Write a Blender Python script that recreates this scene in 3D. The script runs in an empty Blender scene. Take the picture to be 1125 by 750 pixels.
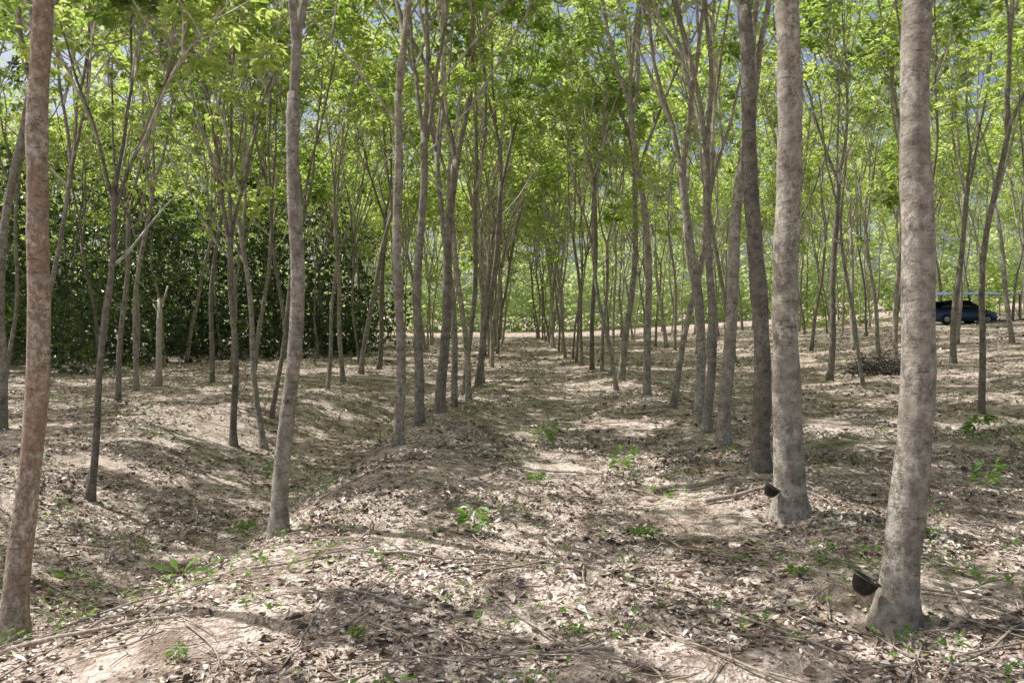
import bpy, math, random
import numpy as np
from mathutils import Vector, noise, Matrix
random.seed(7); rng=np.random.default_rng(7)
scene=bpy.context.scene
# ------------------------------------------------------------------ terrain
def sstep(a,b,t):
    t=max(0.0,min(1.0,(t-a)/(b-a))); return t*t*(3-2*t)
def gz(x,y):
    z=0.034*y
    if y<0: z=0.034*y*0.5
    z+=0.065*min(max(0,x-6),80)
    if x<-30: z+=0.03*(-30-x)
    if -2<y<34:
        cx=-4.3+0.085*y; k=sstep(3.0,8,y)*(1-sstep(17,32,y)); dx=(x-cx)
        z-=0.82*k*math.exp(-(dx/(1.05 if dx>0 else 2.2))**2)
    z+=0.26*math.exp(-(((x+1.4)/1.1)**2+((y-14)/7.0)**2))
    z+=0.13*math.exp(-(((x-3.0)/1.0)**2))*sstep(4,8,y)*(1-sstep(25,45,y))
    z+=0.12*noise.noise(Vector((x*0.3,y*0.3,1.3)))
    d=math.hypot(x,y)
    if d<70:
        z+=0.055*noise.noise(Vector((x*0.9,y*0.9,5.1)))
        z+=0.03*noise.noise(Vector((x*3.1,y*3.1,9.1)))
    return z
# ------------------------------------------------------------------ node helpers
def mat(name):
    m=bpy.data.materials.new(name); m.use_nodes=True
    nt=m.node_tree; nt.nodes.clear()
    out=nt.nodes.new('ShaderNodeOutputMaterial')
    return m,nt,out
def N(nt,t,**k):
    n=nt.nodes.new(t)
    for a,b in k.items(): setattr(n,a,b)
    return n
def L(nt,a,b): nt.links.new(a,b)
def ramp(nt,fac,stops,interp='LINEAR'):
    r=nt.nodes.new('ShaderNodeValToRGB'); r.color_ramp.interpolation=interp
    e=r.color_ramp.elements
    while len(e)<len(stops): e.new(0.5)
    for i,(p,c) in enumerate(stops):
        e[i].position=p; e[i].color=(c[0],c[1],c[2],1) if hasattr(c,'__len__') else (c,c,c,1)
    if fac is not None: nt.links.new(fac,r.inputs[0])
    return r
def mixc(nt,fac,a,b,mode='MIX'):
    m=nt.nodes.new('ShaderNodeMix'); m.data_type='RGBA'; m.blend_type=mode
    for s,i in ((fac,0),(a,6),(b,7)):
        if isinstance(s,(int,float)): m.inputs[i].default_value=s
        elif isinstance(s,tuple): m.inputs[i].default_value=(s[0],s[1],s[2],1)
        else: nt.links.new(s,m.inputs[i])
    return m.outputs[2]
def simple(name,col,rough=0.7,metal=0.0,nscale=8,var=0.3):
    m,nt,out=mat(name)
    b=N(nt,'ShaderNodeBsdfPrincipled'); b.inputs['Roughness'].default_value=rough; b.inputs['Metallic'].default_value=metal
    tc=N(nt,'ShaderNodeTexCoord'); no=N(nt,'ShaderNodeTexNoise'); no.inputs['Scale'].default_value=nscale; no.inputs['Detail'].default_value=4
    L(nt,tc.outputs['Object'],no.inputs['Vector'])
    r=ramp(nt,no.outputs[0],[(0.3,[c*(1-var) for c in col]),(0.7,[min(1,c*(1+var)) for c in col])])
    L(nt,r.outputs[0],b.inputs['Base Color'])
    bp=N(nt,'ShaderNodeBump'); bp.inputs['Strength'].default_value=0.4; bp.inputs['Distance'].default_value=0.01
    L(nt,no.outputs[0],bp.inputs['Height']); L(nt,bp.outputs[0],b.inputs['Normal'])
    L(nt,b.outputs[0],out.inputs[0]); return m
def leafmat(name,cols,tcols,tr=0.5,nscale=0.45):
    m,nt,out=mat(name)
    g=N(nt,'ShaderNodeNewGeometry')
    no=N(nt,'ShaderNodeTexNoise'); no.inputs['Scale'].default_value=nscale; no.inputs['Detail'].default_value=1
    L(nt,g.outputs['Position'],no.inputs['Vector'])
    ma=N(nt,'ShaderNodeMath',operation='MULTIPLY_ADD'); L(nt,g.outputs['Random Per Island'],ma.inputs[0]); ma.inputs[1].default_value=0.55
    mb=N(nt,'ShaderNodeMath',operation='MULTIPLY_ADD'); L(nt,no.outputs[0],mb.inputs[0]); mb.inputs[1].default_value=1.4; mb.inputs[2].default_value=-0.38
    L(nt,mb.outputs[0],ma.inputs[2])
    r1=ramp(nt,ma.outputs[0],[(0.1,cols[0]),(0.5,cols[1]),(0.95,cols[2])])
    r2=ramp(nt,ma.outputs[0],[(0.1,tcols[0]),(0.5,tcols[1]),(0.95,tcols[2])])
    d=N(nt,'ShaderNodeBsdfDiffuse'); L(nt,r1.outputs[0],d.inputs[0])
    gl=N(nt,'ShaderNodeBsdfGlossy'); gl.inputs['Roughness'].default_value=0.38; gl.inputs[0].default_value=(0.8,0.85,0.8,1)
    m0=N(nt,'ShaderNodeMixShader'); m0.inputs[0].default_value=0.10; L(nt,d.outputs[0],m0.inputs[1]); L(nt,gl.outputs[0],m0.inputs[2])
    t=N(nt,'ShaderNodeBsdfTranslucent'); L(nt,r2.outputs[0],t.inputs[0])
    mx=N(nt,'ShaderNodeMixShader'); mx.inputs[0].default_value=tr
    L(nt,m0.outputs[0],mx.inputs[1]); L(nt,t.outputs[0],mx.inputs[2]); L(nt,mx.outputs[0],out.inputs[0])
    return m
M_leaf=leafmat('rubber_leaf',[(0.04,0.078,0.02),(0.085,0.142,0.035),(0.15,0.21,0.065)],[(0.22,0.36,0.05),(0.54,0.73,0.13),(0.92,0.98,0.33)],0.55)
M_far=leafmat('distant_leaf_painted_sun',[(0.12,0.18,0.06),(0.18,0.25,0.09),(0.25,0.32,0.14)],[(0.55,0.70,0.24),(0.75,0.88,0.36),(0.92,0.97,0.55)],0.5,0.2)  # paler leaf colours paint in the sunlit glow at the aisle end
M_thick=leafmat('thicket_leaf_painted_shade',[(0.012,0.026,0.008),(0.022,0.045,0.013),(0.055,0.095,0.025)],[(0.02,0.045,0.008),(0.05,0.10,0.02),(0.25,0.36,0.06)],0.3,0.3)  # leaf colours darkened to paint in the shade of the left understory
M_seed=leafmat('seedling_leaf',[(0.06,0.13,0.03),(0.09,0.19,0.04),(0.13,0.24,0.05)],[(0.2,0.4,0.05),(0.3,0.5,0.07),(0.4,0.6,0.1)],0.45,3)
def barkmat(name,redlo,redhi,redamt):
    m,nt,out=mat(name)
    tc=N(nt,'ShaderNodeTexCoord'); oi=N(nt,'ShaderNodeObjectInfo')
    cx=N(nt,'ShaderNodeCombineXYZ'); mu=N(nt,'ShaderNodeMath',operation='MULTIPLY'); mu.inputs[1].default_value=37
    L(nt,oi.outputs['Random'],mu.inputs[0]); 
    for i in range(3): L(nt,mu.outputs[0],cx.inputs[i])
    ad=N(nt,'ShaderNodeVectorMath',operation='ADD'); L(nt,tc.outputs['Object'],ad.inputs[0]); L(nt,cx.outputs[0],ad.inputs[1])
    P=ad.outputs[0]
    def noi(s,det=5,rough=0.6,sc=(1,1,1)):
        mp=N(nt,'ShaderNodeMapping'); mp.inputs['Scale'].default_value=sc; L(nt,P,mp.inputs[0])
        n=N(nt,'ShaderNodeTexNoise'); n.inputs['Scale'].default_value=s; n.inputs['Detail'].default_value=det; n.inputs['Roughness'].default_value=rough
        L(nt,mp.outputs[0],n.inputs['Vector']); return n.outputs[0]
    big=noi(1.6,2,0.6); n1=noi(9,4,0.7); n2=noi(26,6,0.8,(1,1,0.7)); ring=noi(8,5,0.75,(1,1,4.5))
    base=ramp(nt,n1,[(0.30,(0.12,0.103,0.088)),(0.5,(0.28,0.25,0.215)),(0.7,(0.45,0.41,0.36))]).outputs[0]
    red=ramp(nt,n2,[(0.3,(0.17,0.105,0.075)),(0.7,(0.45,0.33,0.25))]).outputs[0]
    rf=ramp(nt,big,[(redlo,0.0),(redhi,redamt)]).outputs[0]
    c=mixc(nt,rf,base,red)
    lf=ramp(nt,n2,[(0.46,0.0),(0.60,0.75)]).outputs[0]
    big2=noi(3.3,4,0.7); lf2=ramp(nt,big2,[(0.42,0.1),(0.62,1.0)]).outputs[0]
    mm=N(nt,'ShaderNodeMath',operation='MULTIPLY'); L(nt,lf,mm.inputs[0]); L(nt,lf2,mm.inputs[1])
    c=mixc(nt,mm.outputs[0],c,(0.68,0.65,0.59))
    dk=ramp(nt,ring,[(0.34,0.65),(0.44,0.0)]).outputs[0]
    c=mixc(nt,dk,c,(0.05,0.043,0.037))
    hv=ramp(nt,oi.outputs['Random'],[(0,(0.60,0.59,0.57)),(0.5,(0.95,0.95,0.95)),(1,(1.25,1.23,1.2))]).outputs[0]
    c=mixc(nt,1.0,c,hv,'MULTIPLY')
    b=N(nt,'ShaderNodeBsdfPrincipled'); b.inputs['Roughness'].default_value=0.85; b.inputs['Specular IOR Level'].default_value=0.25
    L(nt,c,b.inputs['Base Color'])
    s=N(nt,'ShaderNodeMath',operation='MULTIPLY_ADD'); L(nt,ring,s.inputs[0]); s.inputs[1].default_value=0.7; L(nt,n2,s.inputs[2])
    bp=N(nt,'ShaderNodeBump'); bp.inputs['Strength'].default_value=0.8; bp.inputs['Distance'].default_value=0.02
    L(nt,s.outputs[0],bp.inputs['Height']); L(nt,bp.outputs[0],b.inputs['Normal']); L(nt,b.outputs[0],out.inputs[0]); return m
M_bark=barkmat('bark',0.60,0.78,0.4); M_redbark=barkmat('reddish_bark',0.25,0.55,0.85)
def twigmat():
    m,nt,out=mat('branch_bark')
    g=N(nt,'ShaderNodeNewGeometry')
    n=N(nt,'ShaderNodeTexNoise'); n.inputs['Scale'].default_value=7; n.inputs['Detail'].default_value=1
    L(nt,g.outputs['Position'],n.inputs['Vector'])
    r=ramp(nt,n.outputs[0],[(0.3,(0.24,0.22,0.19)),(0.7,(0.66,0.63,0.57))])
    b=N(nt,'ShaderNodeBsdfDiffuse')
    L(nt,r.outputs[0],b.inputs[0]); L(nt,b.outputs[0],out.inputs[0]); return m
M_twig=twigmat()
def groundmat():
    m,nt,out=mat('leaf_litter_ground')
    g=N(nt,'ShaderNodeNewGeometry'); P=g.outputs['Position']
    def noi(s,det=4,rough=0.6):
        n=N(nt,'ShaderNodeTexNoise'); n.inputs['Scale'].default_value=s; n.inputs['Detail'].default_value=det; n.inputs['Roughness'].default_value=rough
        L(nt,P,n.inputs['Vector']); return n
    w=noi(6,2); 
    va=N(nt,'ShaderNodeVectorMath',operation='MULTIPLY_ADD'); L(nt,w.outputs[1],va.inputs[0]); va.inputs[1].default_value=(0.12,0.12,0.12); L(nt,P,va.inputs[2])
    v=N(nt,'ShaderNodeTexVoronoi'); v.inputs['Scale'].default_value=16; L(nt,va.outputs[0],v.inputs['Vector'])
    v2=N(nt,'ShaderNodeTexVoronoi'); v2.inputs['Scale'].default_value=38; L(nt,va.outputs[0],v2.inputs['Vector'])
    sp=N(nt,'ShaderNodeSeparateColor'); L(nt,v.outputs['Color'],sp.inputs[0])
    sp2=N(nt,'ShaderNodeSeparateColor'); L(nt,v2.outputs['Color'],sp2.inputs[0])
    st=[(0.0,(0.12,0.088,0.07)),(0.35,(0.36,0.285,0.245)),(0.65,(0.64,0.55,0.495)),(1.0,(0.88,0.82,0.76))]
    a=ramp(nt,sp.outputs[0],st).outputs[0]; b_=ramp(nt,sp2.outputs[1],st).outputs[0]
    c=mixc(nt,0.5,a,b_)
    bn=noi(0.7,5,0.65); 
    soil=ramp(nt,bn.outputs[0],[(0.36,0.0),(0.60,0.65)]).outputs[0]
    c=mixc(nt,soil,c,mixc(nt,noi(40,3).outputs[0],(0.33,0.255,0.21),(0.84,0.745,0.67)))
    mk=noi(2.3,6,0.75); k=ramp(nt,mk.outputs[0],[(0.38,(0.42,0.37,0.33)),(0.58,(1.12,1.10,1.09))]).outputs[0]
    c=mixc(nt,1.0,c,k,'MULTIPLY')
    gn=noi(0.45,6,0.7); gf=ramp(nt,gn.outputs[0],[(0.55,0.0),(0.70,0.6)]).outputs[0]
    c=mixc(nt,gf,c,(0.12,0.15,0.05))
    b=N(nt,'ShaderNodeBsdfDiffuse')
    L(nt,c,b.inputs[0])
    ad=N(nt,'ShaderNodeMath',operation='ADD'); L(nt,sp.outputs[1],ad.inputs[0]); L(nt,v2.outputs['Distance'],ad.inputs[1])
    bp=N(nt,'ShaderNodeBump'); bp.inputs['Strength'].default_value=0.8; bp.inputs['Distance'].default_value=0.025
    L(nt,ad.outputs[0],bp.inputs['Height']); L(nt,bp.outputs[0],b.inputs['Normal']); L(nt,b.outputs[0],out.inputs[0]); return m
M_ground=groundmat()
def littermat():
    m,nt,out=mat('dry_leaf')
    g=N(nt,'ShaderNodeNewGeometry')
    r=ramp(nt,g.outputs['Random Per Island'],[(0,(0.08,0.052,0.04)),(0.3,(0.28,0.205,0.16)),(0.55,(0.54,0.445,0.38)),(0.8,(0.78,0.70,0.63)),(0.97,(0.90,0.86,0.81)),(1.0,(0.42,0.35,0.12))])
    n=N(nt,'ShaderNodeTexNoise'); n.inputs['Scale'].default_value=1.1; n.inputs['Detail'].default_value=3; L(nt,g.outputs['Position'],n.inputs['Vector'])
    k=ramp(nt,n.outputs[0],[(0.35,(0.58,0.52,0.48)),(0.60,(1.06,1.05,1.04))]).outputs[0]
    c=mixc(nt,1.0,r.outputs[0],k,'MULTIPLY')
    d=N(nt,'ShaderNodeBsdfDiffuse'); L(nt,c,d.inputs[0])
    gl=N(nt,'ShaderNodeBsdfGlossy'); gl.inputs['Roughness'].default_value=0.45
    mx=N(nt,'ShaderNodeMixShader'); mx.inputs[0].default_value=0.08; L(nt,d.outputs[0],mx.inputs[1]); L(nt,gl.outputs[0],mx.inputs[2])
    L(nt,mx.outputs[0],out.inputs[0]); return m
M_dry=littermat()
M_black=simple('black_plastic',(0.014,0.013,0.012),0.45)
M_latex=simple('dried_latex',(0.5,0.47,0.40),0.6)
M_wire=simple('wire',(0.2,0.19,0.18),0.5,0.8)
M_stick=simple('dead_wood',(0.36,0.30,0.25),0.85,0,30,0.45)
M_roof=simple('metal_roof_paint',(0.12,0.18,0.34),0.5,0.0,3,0.25)
M_paint=simple('car_paint',(0.05,0.09,0.17),0.3,0.2,1,0.05)
M_glass=simple('car_glass',(0.02,0.025,0.03),0.1,0,1,0.05)
M_tyre=simple('tyre_rubber',(0.02,0.02,0.02),0.8)
M_lamp=simple('headlamp',(0.5,0.5,0.5),0.2)
# ------------------------------------------------------------------ mesh builder
class MB:
    def __init__(s): s.v=[];s.f=[];s.fm=[];s.n=0; s.av=[]
    def tube(s,pts,rad,sides,m,cap=True,jit=0.0):
        pts=[Vector(p) for p in pts]; k=len(pts)
        t0=(pts[1]-pts[0]).normalized()
        ref=Vector((1,0,0)) if abs(t0.x)<0.8 else Vector((0,1,0))
        nrm=t0.cross(ref).normalized(); base=s.n
        for i in range(k):
            t=(pts[min(i+1,k-1)]-pts[max(i-1,0)]).normalized()
            nrm=(nrm-t*nrm.dot(t)).normalized(); bi=t.cross(nrm)
            for j in range(sides):
                a=2*math.pi*j/sides; r=rad[i]
                if jit:
                    q=pts[i]+Vector((math.cos(a),math.sin(a),0))*0.1
                    r*=1+jit*noise.noise(Vector((q.x*7+3,q.y*7,q.z*2.2)))
                p=pts[i]+(nrm*math.cos(a)+bi*math.sin(a))*r
                s.v.append(p[:])
        s.n+=k*sides
        for i in range(k-1):
            for j in range(sides):
                a=base+i*sides+j; b=base+i*sides+(j+1)%sides
                s.f.append((a,b,b+sides,a+sides)); s.fm.append(m)
        if cap:
            s.f.append(tuple(base+(k-1)*sides+j for j in range(sides))); s.fm.append(m)
            s.f.append(tuple(base+j for j in reversed(range(sides)))); s.fm.append(m)
    def tris(s,V,T,m): s.av.append((V,T,m))
    def build(s,name,mats,smooth=True):
        nv=[np.array(s.v,dtype=np.float32).reshape(-1,3)]; off=len(s.v)
        loops=[i for f in s.f for i in f]; tot=[len(f) for f in s.f]
        li=[np.array(loops,dtype=np.int32)]; lt=[np.array(tot,dtype=np.int32)]; mi=[np.array(s.fm,dtype=np.int32)]
        sm=[np.ones(len(tot),dtype=bool)]
        for V,T,m in s.av:
            nv.append(V.astype(np.float32)); li.append((T+off).ravel().astype(np.int32)); lt.append(np.full(len(T),3,np.int32)); mi.append(np.full(len(T),m,np.int32)); sm.append(np.zeros(len(T),bool)); off+=len(V)
        nv=np.concatenate(nv); li=np.concatenate(li); lt=np.concatenate(lt); mi=np.concatenate(mi); sm=np.concatenate(sm)
        me=bpy.data.meshes.new(name)
        me.vertices.add(len(nv)); me.vertices.foreach_set('co',nv.ravel())
        me.loops.add(len(li)); me.loops.foreach_set('vertex_index',li)
        me.polygons.add(len(lt)); ls=np.concatenate([[0],np.cumsum(lt)[:-1]]).astype(np.int32)
        me.polygons.foreach_set('loop_start',ls); me.polygons.foreach_set('loop_total',lt)
        me.polygons.foreach_set('material_index',mi); me.polygons.foreach_set('use_smooth',sm & smooth)
        for x in mats: me.materials.append(x)
        me.update(calc_edges=True); return me
def obj(name,me,loc=(0,0,0),rot=(0,0,0),sc=1,parent=None):
    o=bpy.data.objects.new(name,me); scene.collection.objects.link(o)
    o.location=loc; o.rotation_euler=rot; o.scale=(sc,sc,sc) if not hasattr(sc,'__len__') else sc
    if parent: o.parent=parent
    return o
def nrmz(a): return a/np.maximum(np.linalg.norm(a,axis=1,keepdims=True),1e-6)
def leaves(P,D,rg,size=0.14,nl=3,petiole=0.10,droop=0.35,wr=0.2):
    n=len(P); D=nrmz(D)
    Nn=np.array([0,0,1.0])+rg.normal(0,0.38,(n,3)); 
    S=nrmz(np.cross(Nn,D)); Nn=nrmz(np.cross(D,S))
    C=P+D*petiole*rg.uniform(0.6,1.4,(n,1)); Vs=[]
    angs=[0] if nl==1 else ([-0.95,0,0.95] if nl==3 else [-1.5,-0.8,0,0.8,1.5])
    for a in angs:
        aa=a+rg.normal(0,0.15,(n,1))
        ld=D*np.cos(aa)+S*np.sin(aa); ld=ld+np.array([0,0,-1.0])*droop*rg.uniform(0.2,1.6,(n,1)); ld=nrmz(ld)
        sd=nrmz(np.cross(Nn,ld)); up=np.cross(ld,sd)
        Ln=size*rg.uniform(0.65,1.25,(n,1)); w=Ln*wr
        mid=C+ld*Ln*0.52
        V=np.stack([C,mid-sd*w+up*w*0.35,C+ld*Ln-up*Ln*0.08,mid+sd*w+up*w*0.35],axis=1)
        Vs.append(V)
    V=np.concatenate(Vs).reshape(-1,3); k=len(V)//4
    b=np.arange(k)[:,None]*4
    T=np.concatenate([b+np.array([0,3,2]),b+np.array([0,2,1])])
    return V,T
# ------------------------------------------------------------------ trees
def rdir(base,ang,az):
    base=base.normalized(); ref=Vector((0,0,1)) if abs(base.z)<0.9 else Vector((1,0,0))
    u=base.cross(ref).normalized(); v=base.cross(u)
    return (base*math.cos(ang)+(u*math.cos(az)+v*math.sin(az))*math.sin(ang)).normalized()
def grow(rd,p,d,length,n,wig,upb):
    pts=[p.copy()]; d=d.copy(); dirs=[d.copy()]
    for i in range(n):
        d=(d+Vector((rd.gauss(0,wig),rd.gauss(0,wig),rd.gauss(0,wig)*0.6))+Vector((0,0,upb))).normalized()
        p=p+d*(length/n); pts.append(p.copy()); dirs.append(d.copy())
    return pts,dirs
def at(pts,t):
    f=t*(len(pts)-1); i=min(int(f),len(pts)-2); return pts[i].lerp(pts[i+1],f-i), (pts[i+1]-pts[i]).normalized()
def make_tree(seed,r=0.1,fork=4.2,top=(0.1,0.0),bow=(0,0),nl=3,limblen=5.6,spread=0.40,sides=10,leafn=9.0,limbs=None,low=1,dens=1.0,far=False,bark=None):
    rd=random.Random(seed); rg=np.random.default_rng(seed); mb=MB()
    n=int(fork/0.22) if sides>10 else int(fork/0.45); pts=[];rad=[]
    ph=rd.uniform(0,6); wv=0.06
    for i in range(n+1):
        t=i/n; z=-0.25+t*(fork+0.25)
        w=wv*math.sin(ph+t*6)*math.sin(math.pi*t)+bow[0]*math.sin(math.pi*t)
        w2=wv*math.cos(ph+t*6)*math.sin(math.pi*t)+bow[1]*math.sin(math.pi*t)
        pts.append(Vector((top[0]*t+w,top[1]*t+w2,z)))
        h=max(0,z); flare=1+0.45*math.exp(-h/0.12)+0.10*math.exp(-h/0.7)
        rad.append(r*flare*(1-0.25*t)*(1+0.03*math.sin(z*9+ph)))
    mb.tube(pts,rad,sides,0,jit=0.16 if sides>10 else 0.1)
    tp=pts[-1]; td=(pts[-1]-pts[-3]).normalized(); r1=rad[-1]
    if limbs is None:
        k=nl; a0=rd.uniform(0,6.28)
        limbs=[(rd.uniform(0.6,1.1)*spread, a0+6.283*i/k+rd.uniform(-0.4,0.4), rd.uniform(0.85,1.15)) for i in range(k)]
    L1=[]
    for (ang,az,ls) in limbs:
        d=Vector((math.sin(ang)*math.cos(az),math.sin(ang)*math.sin(az),math.cos(ang)))
        st=tp-td*rd.uniform(0.0,0.35)
        P_,D_=grow(rd,st,(d+td*0.6).normalized(),limblen*ls,12,0.065,0.012)
        rr=[r1*0.62*(1-0.85*i/12)+0.006 for i in range(13)]
        mb.tube(P_,rr,max(6,sides//2),0,cap=False,jit=0.05); L1.append((P_,rr[0],1))
        for tt in (rd.uniform(0.15,0.3),rd.uniform(0.4,0.55)):
            q,dd=at(P_,tt); d2=rdir(dd,rd.uniform(0.3,0.55),rd.uniform(0,6.28))
            if d2.z<0.4: d2.z=0.6; d2.normalize()
            P2,_=grow(rd,q,d2,limblen*ls*(0.95-tt),9,0.07,0.04)
            rb=rr[int(tt*12)]*0.7
            mb.tube(P2,[rb*(1-0.85*i/9)+0.004 for i in range(10)],5,1,cap=False); L1.append((P2,rb,1))
    for i in range(low):
        q,dd=at(pts,rd.uniform(0.75,0.97)); az=rd.uniform(0,6.28); d=Vector((math.cos(az)*0.75,math.sin(az)*0.75,0.65)).normalized()
        P2,_=grow(rd,q,d,rd.uniform(1.4,2.6),7,0.08,0.05)
        mb.tube(P2,[0.02*(1-0.8*j/7)+0.003 for j in range(8)],5,1,cap=False); L1.append((P2,0.022,0))
    LP=[];LD=[]
    for P_,r0,big in L1:
        ns=(6+rd.randint(0,2)) if big else 3
        ltot=sum((P_[i+1]-P_[i]).length for i in range(len(P_)-1))
        for i in range(ns):
            t=rd.uniform(0.43,1.0) if i else 1.0
            q,dd=at(P_,t); d=rdir(dd,rd.uniform(0.5,1.0),rd.uniform(0,6.28)); d.z=max(d.z,-0.05)
            ln=rd.uniform(0.8,1.8)*(1.2-0.5*t)*min(1,ltot/4+0.2)
            Q,_=grow(rd,q,d,ln,4,0.12,0.04)
            mb.tube(Q,[0.012*(1-0.7*j/4)+0.003 for j in range(5)],3,1,cap=False)
            full=rd.random()<0.51
            for j in range(rd.randint(3,5) if full else 1):
                tt=rd.uniform(0.45,1.0) if j else 1.0
                q2,d2=at(Q,tt); d3=rdir(d2,rd.uniform(0.3,0.9),rd.uniform(0,6.28))
                R,_=grow(rd,q2,d3,rd.uniform(0.25,0.6),2,0.15,-0.02)
                if not far: mb.tube(R,[0.006,0.004,0.002],3,1,cap=False)
                m=int((leafn if not far else leafn/2.4)*dens*rd.uniform(0.6,1.5)+0.5)
                for k in range(m):
                    t3=rd.uniform(0.25,1.0)**0.6; q3,d4=at(R,t3)
                    az=rd.uniform(0,6.28)
                    o=Vector((math.cos(az),math.sin(az),rd.uniform(-0.3,0.4)))+d4*0.6
                    LP.append(q3[:]); LD.append(o[:])
    sz=0.165 if not far else 0.25
    V,T=leaves(np.array(LP),np.array(LD),rg,size=sz,nl=3,petiole=sz*0.8,droop=0.4,wr=0.22)
    mb.tris(V,T,2)
    return mb.build('rubber_tree_mesh',[bark or M_bark,M_twig,M_leaf])
placed=[]
def put(me,x,y,rz=0,sc=1,name='rubber_tree'):
    placed.append((x,y)); return obj(name,me,(x,y,gz(x,y)),(0,0,rz),sc)
PI=math.pi
heroes=[
 (2.41,5.07,0.108,5.6,(0.24,0.05),(0.08,0),None,0),
 (2.60,7.45,0.132,6.2,(-0.12,0.05),(0.06,0),None,0),
 (2.96,9.56,0.105,5.6,(-0.14,0.1),(0.07,0),None,0),
 (3.00,11.3,0.092,4.8,(0.42,0.0),(-0.12,0),None,0),
 (3.22,13.7,0.082,4.4,(-0.30,0.0),(0.10,0),None,0),
 (-3.74,5.93,0.088,5.4,(0.30,0.0),(0.03,0),None,0),
 (-2.19,7.45,0.076,4.15,(0.15,0.0),(0.04,0),[(0.17,PI,1.0),(0.13,0.2,1.1)],0),
 (-5.45,10.2,0.045,4.0,(0.30,0.1),(0.08,0),[(0.6,PI,0.55),(0.55,0.3,0.6),(0.2,1.5,0.7)],1),
 (-1.64,11.3,0.068,5.0,(0.02,0.0),(0.05,0),None,1),
 (-1.49,12.6,0.074,4.6,(0.10,0.0),(0.0,0),None,1),
 (-1.27,13.9,0.088,4.4,(0.30,0.0),(-0.05,0),None,1),
 (-5.1,14.6,0.06,3.9,(-0.05,0.0),(0,0),None,1),
 (-4.7,15.2,0.055,4.3,(-0.5,0.0),(0,0),None,1),
 (3.05,12.6,0.07,4.6,(0.1,0.3),(0.08,0),None,1),
]
for i,(x,y,r,fk,tp,bw,lm,low) in enumerate(heroes):
    me=make_tree(100+i,r,fk,tp,bw,nl=3 if i%2 else 2,sides=20,limbs=lm,low=low,limblen=5.5,bark=M_redbark if i==5 else None)
    put(me,x,y)
def mk(i,far):
    rr=random.Random(900+i)
    return make_tree(300+i,[0.062,0.075,0.048,0.088,0.066,0.054,0.08,0.045,0.07,0.06][i],[4.0,4.8,4.3,5.3,4.6,3.8,5.0,4.3,5.6,4.8][i],
      (rr.uniform(-0.7,0.7),rr.uniform(-0.7,0.7)),(rr.uniform(-.15,.15),rr.uniform(-.15,.15)),nl=[3,2,3,3,2,3,2,3,3,2][i],low=[1,1,0,1,0,1,0,2,0,1][i],far=far,sides=10 if not far else 7)
vars_=[mk(i,False) for i in range(10)]; fars=[mk(i,True) for i in range(10)]
def near_placed(x,y,d=1.1): return any((x-a)**2+(y-b)**2<d*d for a,b in placed)
def vt(x,y,s=None):
    if near_placed(x,y): return
    put(random.choice(fars if y>32 else vars_),x,y,random.uniform(0,6.28),(s or random.uniform(0.88,1.2)))
def rowx_r(y): return float(np.interp(y,[-10,5,7.5,9.6,14,17,20,28,60,110],[2.0,2.4,2.6,2.95,3.2,3.15,3.0,2.6,2.5,2.5]))
def rowx_l(y): return float(np.interp(y,[-10,7.5,11.3,16,32,110],[-2.9,-2.2,-1.64,-1.05,-0.95,-1.1]))
YM=72
y=15.6
while y<YM:
    vt(rowx_r(y)+random.gauss(0,0.15),y+random.gauss(0,0.25)); vt(rowx_l(y)+random.gauss(0,0.15),y+random.gauss(0,0.25)); y+=2.05
for y in (1.8,-4.2): vt(rowx_r(y),y)
for y in (-3.4,): vt(rowx_l(y),y)
def wedge(x,y): return abs(x)<0.66*y+9 and not(abs(x)<1.0 and y<1)
for k,x0 in enumerate([8.9,14.0,19.2,24.5,29.5,35,40.5,46]):
    y=-8+random.uniform(0,2)
    while y<YM:
        x=x0+random.gauss(0,0.3)-0.01*y
        inb=(y>x/0.643-0.3 and y<13)
        if wedge(x,y) and not inb: vt(x,y+random.gauss(0,0.35))
        y+=2.7 if k<4 else 3.4
for k,x0 in enumerate([-5.1,-9.4,-13.6,-18,-22.5,-27.5,-33,-39,-46]):
    y=(17 if k==0 else -8)+random.uniform(0,2)
    while y<YM:
        x=x0+random.gauss(0,0.4)
        inb=(y>-x/0.643-0.6 and y<12)
        if wedge(x,y) and not inb and not(y<4 and x<-10) and random.random()<(0.95 if y>13 else 0.45): vt(x,y+random.gauss(0,0.4))
        y+=2.4 if k<4 else 3.6
mb=MB(); mb.tube([(0,0,-0.2),(0.02,0,0.6),(0,0.02,1.5),(0.05,0,2.45)],[0.12,0.085,0.075,0.06],12,0,jit=0.2)
mb.tube([(0.04,0,2.2),(0.18,0,2.5),(0.24,0.05,2.8)],[0.035,0.03,0.02],6,0); mb.tube([(0.02,0,2.0),(-0.15,0,2.3)],[0.03,0.018],6,0)
M_snag=simple('weathered_wood',(0.5,0.45,0.38),0.85,0,12,0.3)
obj('dead_tree_snag',mb.build('snag',[M_snag]),(-9.9,22.3,gz(-9.9,22.3)))
# ------------------------------------------------------------------ ground
nx,ny=321,421
U=np.linspace(-1,1,nx); X=350*np.sinh(6*U)/math.sinh(6)
W=np.linspace(-1,1,ny); Y=7+420*np.sinh(6*W)/math.sinh(6)
V=[(float(x),float(y),gz(float(x),float(y))) for y in Y for x in X]
me=bpy.data.meshes.new('ground'); F=[(j*nx+i,j*nx+i+1,(j+1)*nx+i+1,(j+1)*nx+i) for j in range(ny-1) for i in range(nx-1)]
me.from_pydata(V,[],F); me.polygons.foreach_set('use_smooth',[True]*len(F)); me.materials.append(M_ground); me.update()
obj('ground',me)
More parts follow.
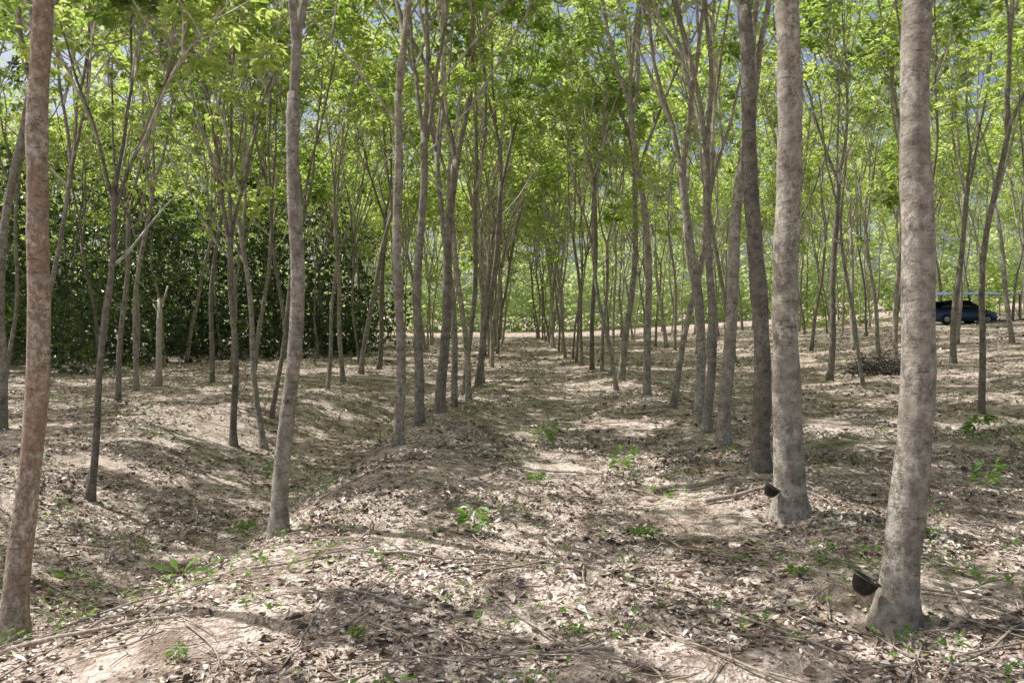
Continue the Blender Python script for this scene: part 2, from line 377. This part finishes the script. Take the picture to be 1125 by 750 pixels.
# ------------------------------------------------------------------ leaf litter
def litter(n,y0,y1,smin,smax,power):
    u=rng.uniform(0,1,n); y=y0+(y1-y0)*u**power; x=rng.uniform(-1,1,n)*(0.68*y+2.0)
    return x,y,rng.uniform(smin,smax,n)
def build_litter():
    a=[litter(100000,2.5,13,0.02,0.066,1.1),litter(60000,10,34,0.05,0.12,1.0),litter(10000,2.5,11,0.06,0.12,1.0),litter(24000,30,75,0.12,0.22,1.0)]
    x=np.concatenate([q[0] for q in a]); y=np.concatenate([q[1] for q in a]); s=np.concatenate([q[2] for q in a]); n=len(x)
    keep=np.array([noise.noise(Vector((float(p)*0.8,float(q)*0.8,2.0)))>rng.uniform(-0.5,0.35) for p,q in zip(x,y)])
    x,y,s=x[keep],y[keep],s[keep]; n=len(x)
    z=np.array([gz(float(p),float(q)) for p,q in zip(x,y)])+rng.uniform(0.003,0.022,n)
    C=np.stack([x,y,z],1); az=rng.uniform(0,2*math.pi,n)
    D=np.stack([np.cos(az),np.sin(az),rng.normal(0,0.2,n)],1); D=nrmz(D)
    Up=np.array([0,0,1.0])+rng.normal(0,0.34,(n,3)); S=nrmz(np.cross(Up,D)); Up=np.cross(D,S)
    s=s[:,None]; w=s*rng.uniform(0.12,0.28,(n,1)); c=rng.uniform(-0.3,1.1,(n,1)); b=rng.uniform(-0.3,0.3,(n,1))
    V=np.stack([C-D*s*0.5, C-D*s*0.12-S*w+Up*w*c, C+D*s*0.25-S*w*0.8+Up*w*c, C+D*s*0.5+Up*s*b, C+D*s*0.25+S*w*0.8+Up*w*c, C-D*s*0.12+S*w+Up*w*c, C+D*s*0.1-Up*s*b*0.4],1).reshape(-1,3)
    bb=np.arange(n)[:,None]*7
    T=np.concatenate([bb+np.array(t) for t in ([0,6,1],[1,6,2],[2,6,3],[3,6,4],[4,6,5],[5,6,0])])
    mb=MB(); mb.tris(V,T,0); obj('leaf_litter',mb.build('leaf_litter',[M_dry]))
build_litter()
mb=MB()
for i in range(2600):
    y=2.6+24*random.random()**1.5; x=random.uniform(-1,1)*(0.66*y+1); az=random.uniform(0,6.28); ln=random.choice([0.12,0.15,0.25,0.25,0.4,0.7,1.2])*random.uniform(0.7,1.3)
    n=5; P_=[];a=az; px,py=x,y
    for j in range(n):
        P_.append((px,py,gz(px,py)+0.015+0.03*random.random()*(ln>0.3))); a+=random.gauss(0,0.25); px+=math.cos(a)*ln/n; py+=math.sin(a)*ln/n
    r0=random.uniform(0.002,0.004)+ln*0.0045
    mb.tube(P_,[r0,r0*0.9,r0*0.8,r0*0.65,r0*0.4],5,0)
    if ln>0.5:
        q=Vector(P_[2]); mb.tube([q,q+Vector((math.cos(a+0.8)*0.2,math.sin(a+0.8)*0.2,0.04))],[r0*0.5,r0*0.3],4,0)
obj('fallen_twigs',mb.build('fallen_twigs',[M_stick]))
for (x,y,az,ln,r) in [(-3.3,5.2,0.1,1.3,0.02),(1.6,9.0,0.15,1.0,0.035),(0.6,4.7,2.9,0.9,0.014),(2.0,8.2,0.2,0.7,0.03),(-0.6,5.3,2.6,1.1,0.012),(-0.9,15,1.7,1.5,0.03)]:
    mb=MB(); P_=[];a=az;px=0;py=0
    for j in range(8):
        P_.append((px,py,gz(x+px,y+py)-gz(x,y)+r*0.8+0.02)); a+=random.gauss(0,0.15); px+=math.cos(a)*ln/7; py+=math.sin(a)*ln/7
    mb.tube(P_,[r*(1-0.08*j) for j in range(8)],8,0,jit=0.2)
    for j in (3,5): 
        q=Vector(P_[j]); mb.tube([q,q+Vector((math.cos(az+0.9)*0.15,math.sin(az+0.9)*0.15,0.05)),q+Vector((math.cos(az+0.7)*0.3,math.sin(az+0.7)*0.3,0.04))],[r*0.5,r*0.35,r*0.15],5,0)
    obj('fallen_branch',mb.build('fallen_branch',[M_stick]),(x,y,gz(x,y)))
# ------------------------------------------------------------------ rubber cups
def cup(x,y,zo,R,trunk):
    mb=MB(); prof=[(0.0,-0.75),(0.35,-0.74),(0.62,-0.62),(0.85,-0.35),(0.97,0.0),(1.04,0.02),(1.0,0.05),(0.91,0.0),(0.78,-0.32),(0.55,-0.55),(0.0,-0.62)]
    sd=24
    for (pr,pz) in prof:
        for j in range(sd):
            a=6.2832*j/sd; mb.v.append((math.cos(a)*max(pr,0.01)*R,math.sin(a)*max(pr,0.01)*R,pz*R*1.7))
    for i in range(len(prof)-1):
        for j in range(sd):
            mb.f.append((i*sd+j,i*sd+(j+1)%sd,(i+1)*sd+(j+1)%sd,(i+1)*sd+j)); mb.fm.append(0)
    mb.n=len(mb.v)
    mb.tube([(0,0,-0.95*R),(0,0,-0.72*R),(0,0,-0.66*R)],[0.5*R,0.6*R,0.3*R],16,1)
    ring=[(math.cos(a)*R*1.06,math.sin(a)*R*1.06,-0.02*R) for a in np.linspace(0,6.2832,25)]
    mb.tube(ring,[0.003]*25,5,2)
    dx,dy=trunk[0]-x,trunk[1]-y
    mb.tube([(dx*0.35,dy*0.35,0),(dx*0.8,dy*0.8,0.05),(dx,dy,0.12)],[0.003]*3,5,2)
    obj('latex_collection_cup',mb.build('cup',[M_black,M_latex,M_wire]),(x,y,gz(*trunk)+zo),(0.2,0.45,0.3))
cup(2.23,5.0,0.31,0.085,(2.41,5.07)); cup(2.40,7.32,0.28,0.075,(2.60,7.45))
# ------------------------------------------------------------------ seedlings and weeds
def seedling(seed,h,nleaf,size,nl=3):
    rd=random.Random(seed); rg=np.random.default_rng(seed); mb=MB(); LP=[];LD=[]
    for s in range(2):
        P_,_=grow(rd,Vector((0,0,-0.02)),Vector((rd.gauss(0,0.25),rd.gauss(0,0.25),1)).normalized(),h*rd.uniform(0.7,1.1),4,0.1,0)
        mb.tube(P_,[0.005,0.004,0.004,0.003,0.002],5,0)
        for k in range(nleaf):
            q,_=at(P_,rd.uniform(0.35,1.0)); az=rd.uniform(0,6.28); LP.append(q[:]); LD.append((math.cos(az),math.sin(az),0.35))
    V,T=leaves(np.array(LP),np.array(LD),rg,size=size,nl=nl,petiole=size*0.5,droop=0.35,wr=0.2); mb.tris(V,T,1)
    return mb.build('seedling',[M_stick,M_seed])
sds=[seedling(i,[0.3,0.4,0.22,0.35][i],[7,8,6,7][i],[0.12,0.13,0.1,0.14][i]) for i in range(4)]
for (x,y,k,s) in [(-0.3,7.2,0,1.0),(1.4,10.0,1,1.0),(0.52,12.2,3,1.0),(1.18,7.0,2,0.9),(-0.95,4.9,2,0.5),(-3.4,10.0,0,0.9),(5.6,9.4,1,1.0),(7.0,12,3,1.2),(-1.9,4.5,2,0.5),(0.3,9.3,2,0.9),(3.5,6.8,2,0.8),(-3.9,13,1,1),(2.1,5.9,2,.6),(0.4,5.1,2,0.45)]:
    obj('rubber_seedling',sds[k],(x,y,gz(x,y)),(0,0,random.uniform(0,6)),s)
mb=MB(); LP=[(0,0,0.05)]*6; LD=[(math.cos(a),math.sin(a),0.5) for a in (0.2,1.1,2.4,3.3,4.4,5.5)]
V,T=leaves(np.array(LP,float),np.array(LD),rng,size=0.28,nl=1,petiole=0.05,droop=0.3,wr=0.12); mb.tris(V,T,0)
bl=mb.build('broad_leaf',[M_seed])
for (x,y,s) in [(-2.75,6.6,0.9),(-4.4,8.0,0.8),(-3.3,8.7,0.7)]: obj('broadleaf_plant',bl,(x,y,gz(x,y)),(0,0,random.uniform(0,6)),s)
def weeds():
    P_=[];D_=[]
    for c in range(560):
        y=3+30*random.random()**1.3; x=random.uniform(-1,1)*(0.66*y+1)
        ditch=abs(x-(-4.6+0.085*y))<1.6 and y<15
        if not ditch and noise.noise(Vector((x*0.45,y*0.45,7)))<0.05 and random.random()<0.72: continue
        for k in range(random.randint(4,16)):
            px=x+random.gauss(0,0.16); py=y+random.gauss(0,0.16); az=random.uniform(0,6.28)
            P_.append((px,py,gz(px,py)+random.uniform(0.01,0.12))); D_.append((math.cos(az),math.sin(az),random.uniform(0.1,0.9)))
    V,T=leaves(np.array(P_),np.array(D_),rng,size=0.05,nl=3,petiole=0.02,droop=0.2,wr=0.24)
    mb=MB(); mb.tris(V,T,0); obj('low_weeds',mb.build('weeds',[M_seed]))
weeds()
# ------------------------------------------------------------------ brush pile
mb=MB()
for i in range(260):
    a=random.uniform(0,6.28); rr=0.9*random.random()**0.6; h=0.6*(1-(rr/0.95)**2)*random.random()
    q=Vector((math.cos(a)*rr,math.sin(a)*rr*0.7,h)); d=Vector((random.gauss(0,1),random.gauss(0,1),random.gauss(0,0.5))).normalized()*random.uniform(0.15,0.45)
    mb.tube([q-d,q+Vector((0,0,0.05)),q+d],[0.012,0.010,0.005],4,0)
M_bd=simple('dark_sticks',(0.06,0.05,0.04),0.9); obj('brush_pile',mb.build('brush',[M_bd]),(10.3,22.4,gz(10.3,22.4)))
# ------------------------------------------------------------------ thickets / distant forest (mass foliage)
def mass(name,clumps,per,rad,size,m,zs=1.0):
    P_=[];D_=[]
    for (x,y,z) in clumps:
        r=rad*random.uniform(0.5,1.4); n=int(per*random.uniform(0.6,1.3))
        g=rng.normal(0,1,(n,3)); g=g/np.linalg.norm(g,axis=1,keepdims=True)*(rng.uniform(0.3,1,(n,1))**0.6)*r; g[:,2]*=zs
        P_.append(np.array([x,y,z])+g); D_.append(g+rng.normal(0,0.5,(n,3)))
    P_=np.concatenate(P_); D_=np.concatenate(D_)
    V,T=leaves(P_,D_,rng,size=size,nl=3,petiole=size*0.5,droop=0.4,wr=0.25); mb=MB(); mb.tris(V,T,0)
    obj(name,mb.build(name,[m]))
cl=[]
for i in range(1200):
    y=random.uniform(24,52); x=-random.uniform(0.12,0.85)*y-random.uniform(0,4)
    nz=noise.noise(Vector((x*0.22,y*0.22,3.0)))
    if x>-13 and y<34+0.5*(x+13): continue
    if y<32 and nz<0.05: continue
    hmax=2.5+9.0*max(0,0.45+nz*1.3)
    cl.append((x,y,gz(x,y)+random.random()**1.2*hmax))
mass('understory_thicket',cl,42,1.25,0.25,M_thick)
cl=[]
for i in range(1700):
    x=random.uniform(-80,90); y=random.uniform(88,104); cl.append((x,y,gz(x,y)+random.random()**1.2*(5+17*(y-88)/16)))
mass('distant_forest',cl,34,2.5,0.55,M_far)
cl=[random.uniform(20,66) for i in range(170)]
cl=[(x,53+random.uniform(0,6)+x*0.1,gz(x,54)+random.random()**1.3*3.5) for x in cl]
mass('shrub_hedge',cl,45,1.0,0.27,M_leaf)
# ------------------------------------------------------------------ carport with parked car
def box(mb,a,b,m):
    x0,y0,z0=a;x1,y1,z1=b; o=mb.n
    mb.v+=[(x0,y0,z0),(x1,y0,z0),(x1,y1,z0),(x0,y1,z0),(x0,y0,z1),(x1,y0,z1),(x1,y1,z1),(x0,y1,z1)]; mb.n+=8
    for f in ((0,3,2,1),(4,5,6,7),(0,1,5,4),(1,2,6,5),(2,3,7,6),(3,0,4,7)): mb.f.append(tuple(o+i for i in f)); mb.fm.append(m)
sx,sy=27.6,49.5; sz=gz(sx,sy)-0.05
e=bpy.data.objects.new('carport',None); scene.collection.objects.link(e); e.location=(sx,sy,sz)
mb=MB()
for px in (-2.7,2.7):
    for py in (-2,2): box(mb,(px-0.05,py-0.05,-0.6),(px+0.05,py+0.05,1.87+(0.27 if py>0 else -0.02)),0)
obj('posts',mb.build('posts',[M_stick],False),parent=e)
mb=MB(); nseg=80
for i in range(nseg+1):
    x=-3.0+6.0*i/nseg; dz=0.03*math.sin(i*1.9)
    for (py,pz) in ((-2.5,1.80),(2.5,2.25)): mb.v.append((x,py,pz+dz))
for i in range(nseg): mb.f.append((2*i,2*i+2,2*i+3,2*i+1)); mb.fm.append(0)
mb.n=len(mb.v); obj('roof',mb.build('roof',[M_roof]),parent=e)
def car(x,y,rz):
    e=bpy.data.objects.new('parked_car',None); scene.collection.objects.link(e); e.location=(x,y,gz(x,y)+0.02); e.rotation_euler=(0,0,rz)
    def loft(secs,m,name):
        mb=MB()
        for (sx_,z0,z1,wb,wt) in secs:
            zm=z0+(z1-z0)*0.6
            mb.v+=[(sx_,-wb*0.94,z0),(sx_,-wb,z0+(z1-z0)*0.3),(sx_,-wb*0.99,zm),(sx_,-wt,z1),(sx_,wt,z1),(sx_,wb*0.99,zm),(sx_,wb,z0+(z1-z0)*0.3),(sx_,wb*0.94,z0)]
        k=len(secs)
        for i in range(k-1):
            for j in range(8): mb.f.append((i*8+j,i*8+(j+1)%8,(i+1)*8+(j+1)%8,(i+1)*8+j)); mb.fm.append(0)
        mb.f.append(tuple(range(8))); mb.fm.append(0); mb.f.append(tuple((k-1)*8+j for j in reversed(range(8)))); mb.fm.append(0)
        obj(name,mb.build(name,[m]),parent=e)
    loft([(-2.15,0.35,0.62,0.70,0.6),(-2.08,0.25,0.82,0.80,0.74),(-1.6,0.22,0.93,0.85,0.78),(-0.5,0.2,0.95,0.87,0.80),(0.6,0.2,0.96,0.87,0.80),(1.3,0.22,0.90,0.86,0.78),(2.0,0.25,0.72,0.80,0.70),(2.15,0.33,0.58,0.68,0.55)],M_paint,'body')
    loft([(-1.75,0.94,0.97,0.74,0.70),(-1.25,0.94,1.36,0.77,0.60),(-0.9,0.94,1.43,0.78,0.60),(0.2,0.94,1.44,0.78,0.60),(0.5,0.94,1.36,0.77,0.60),(1.2,0.93,0.96,0.74,0.70)],M_glass,'cabin_glass')
    loft([(-1.28,1.37,1.40,0.60,0.56),(-0.9,1.425,1.475,0.62,0.56),(0.2,1.43,1.48,0.62,0.56),(0.52,1.36,1.39,0.60,0.56)],M_paint,'roof_panel')
    mb=MB()
    for px in (-1.35,1.35):
        for s_ in (-1,1):
            mb.tube([(px,s_*0.70,0.31),(px,s_*0.885,0.31)],[0.31,0.31],20,0); mb.tube([(px,s_*0.885,0.31),(px,s_*0.90,0.31)],[0.18,0.16],14,1)
    obj('wheels',mb.build('wheels',[M_tyre,M_lamp]),parent=e)
    mb=MB()
    for s_ in (-1,1): box(mb,(1.98,s_*0.55-0.14,0.6),(2.1,s_*0.55+0.14,0.7),0)
    obj('headlamps',mb.build('headlamps',[M_lamp],False),parent=e)
    mb=MB()
    for s_ in (-1,1): mb.tube([(-0.35,s_*0.79,0.94),(-0.37,s_*0.615,1.42)],[0.035,0.03],6,0)
    obj('door_pillars',mb.build('pillars',[M_paint]),parent=e)
car(27.6,49.3,0.12)
# ------------------------------------------------------------------ light, sky, camera
EL=math.radians(60); AZ=math.radians(-68)
sv=Vector((math.cos(EL)*math.sin(AZ),math.cos(EL)*math.cos(AZ),math.sin(EL)))
sd=bpy.data.lights.new('sun','SUN'); sd.energy=5; sd.angle=math.radians(0.4); sd.color=(1,0.98,0.94)
so=bpy.data.objects.new('sun',sd); scene.collection.objects.link(so); so.rotation_euler=sv.to_track_quat('Z','Y').to_euler()
w=bpy.data.worlds.new('World'); scene.world=w; w.use_nodes=True; nt=w.node_tree
bg=nt.nodes['Background']; sk=nt.nodes.new('ShaderNodeTexSky'); sk.sky_type='NISHITA'; sk.sun_disc=False; sk.sun_elevation=EL; sk.sun_rotation=AZ; sk.dust_density=6
nt.links.new(sk.outputs[0],bg.inputs[0]); bg.inputs[1].default_value=0.15
cd=bpy.data.cameras.new('camera'); cd.lens=28; cd.sensor_width=36; cd.clip_end=2000
co=bpy.data.objects.new('camera',cd); scene.collection.objects.link(co); co.location=(0,0,2.0); co.rotation_euler=(math.radians(90),0,0)
scene.camera=co
scene.view_settings.view_transform='Standard'; scene.view_settings.look='None'; scene.view_settings.exposure=0
print('TREES',len(placed))
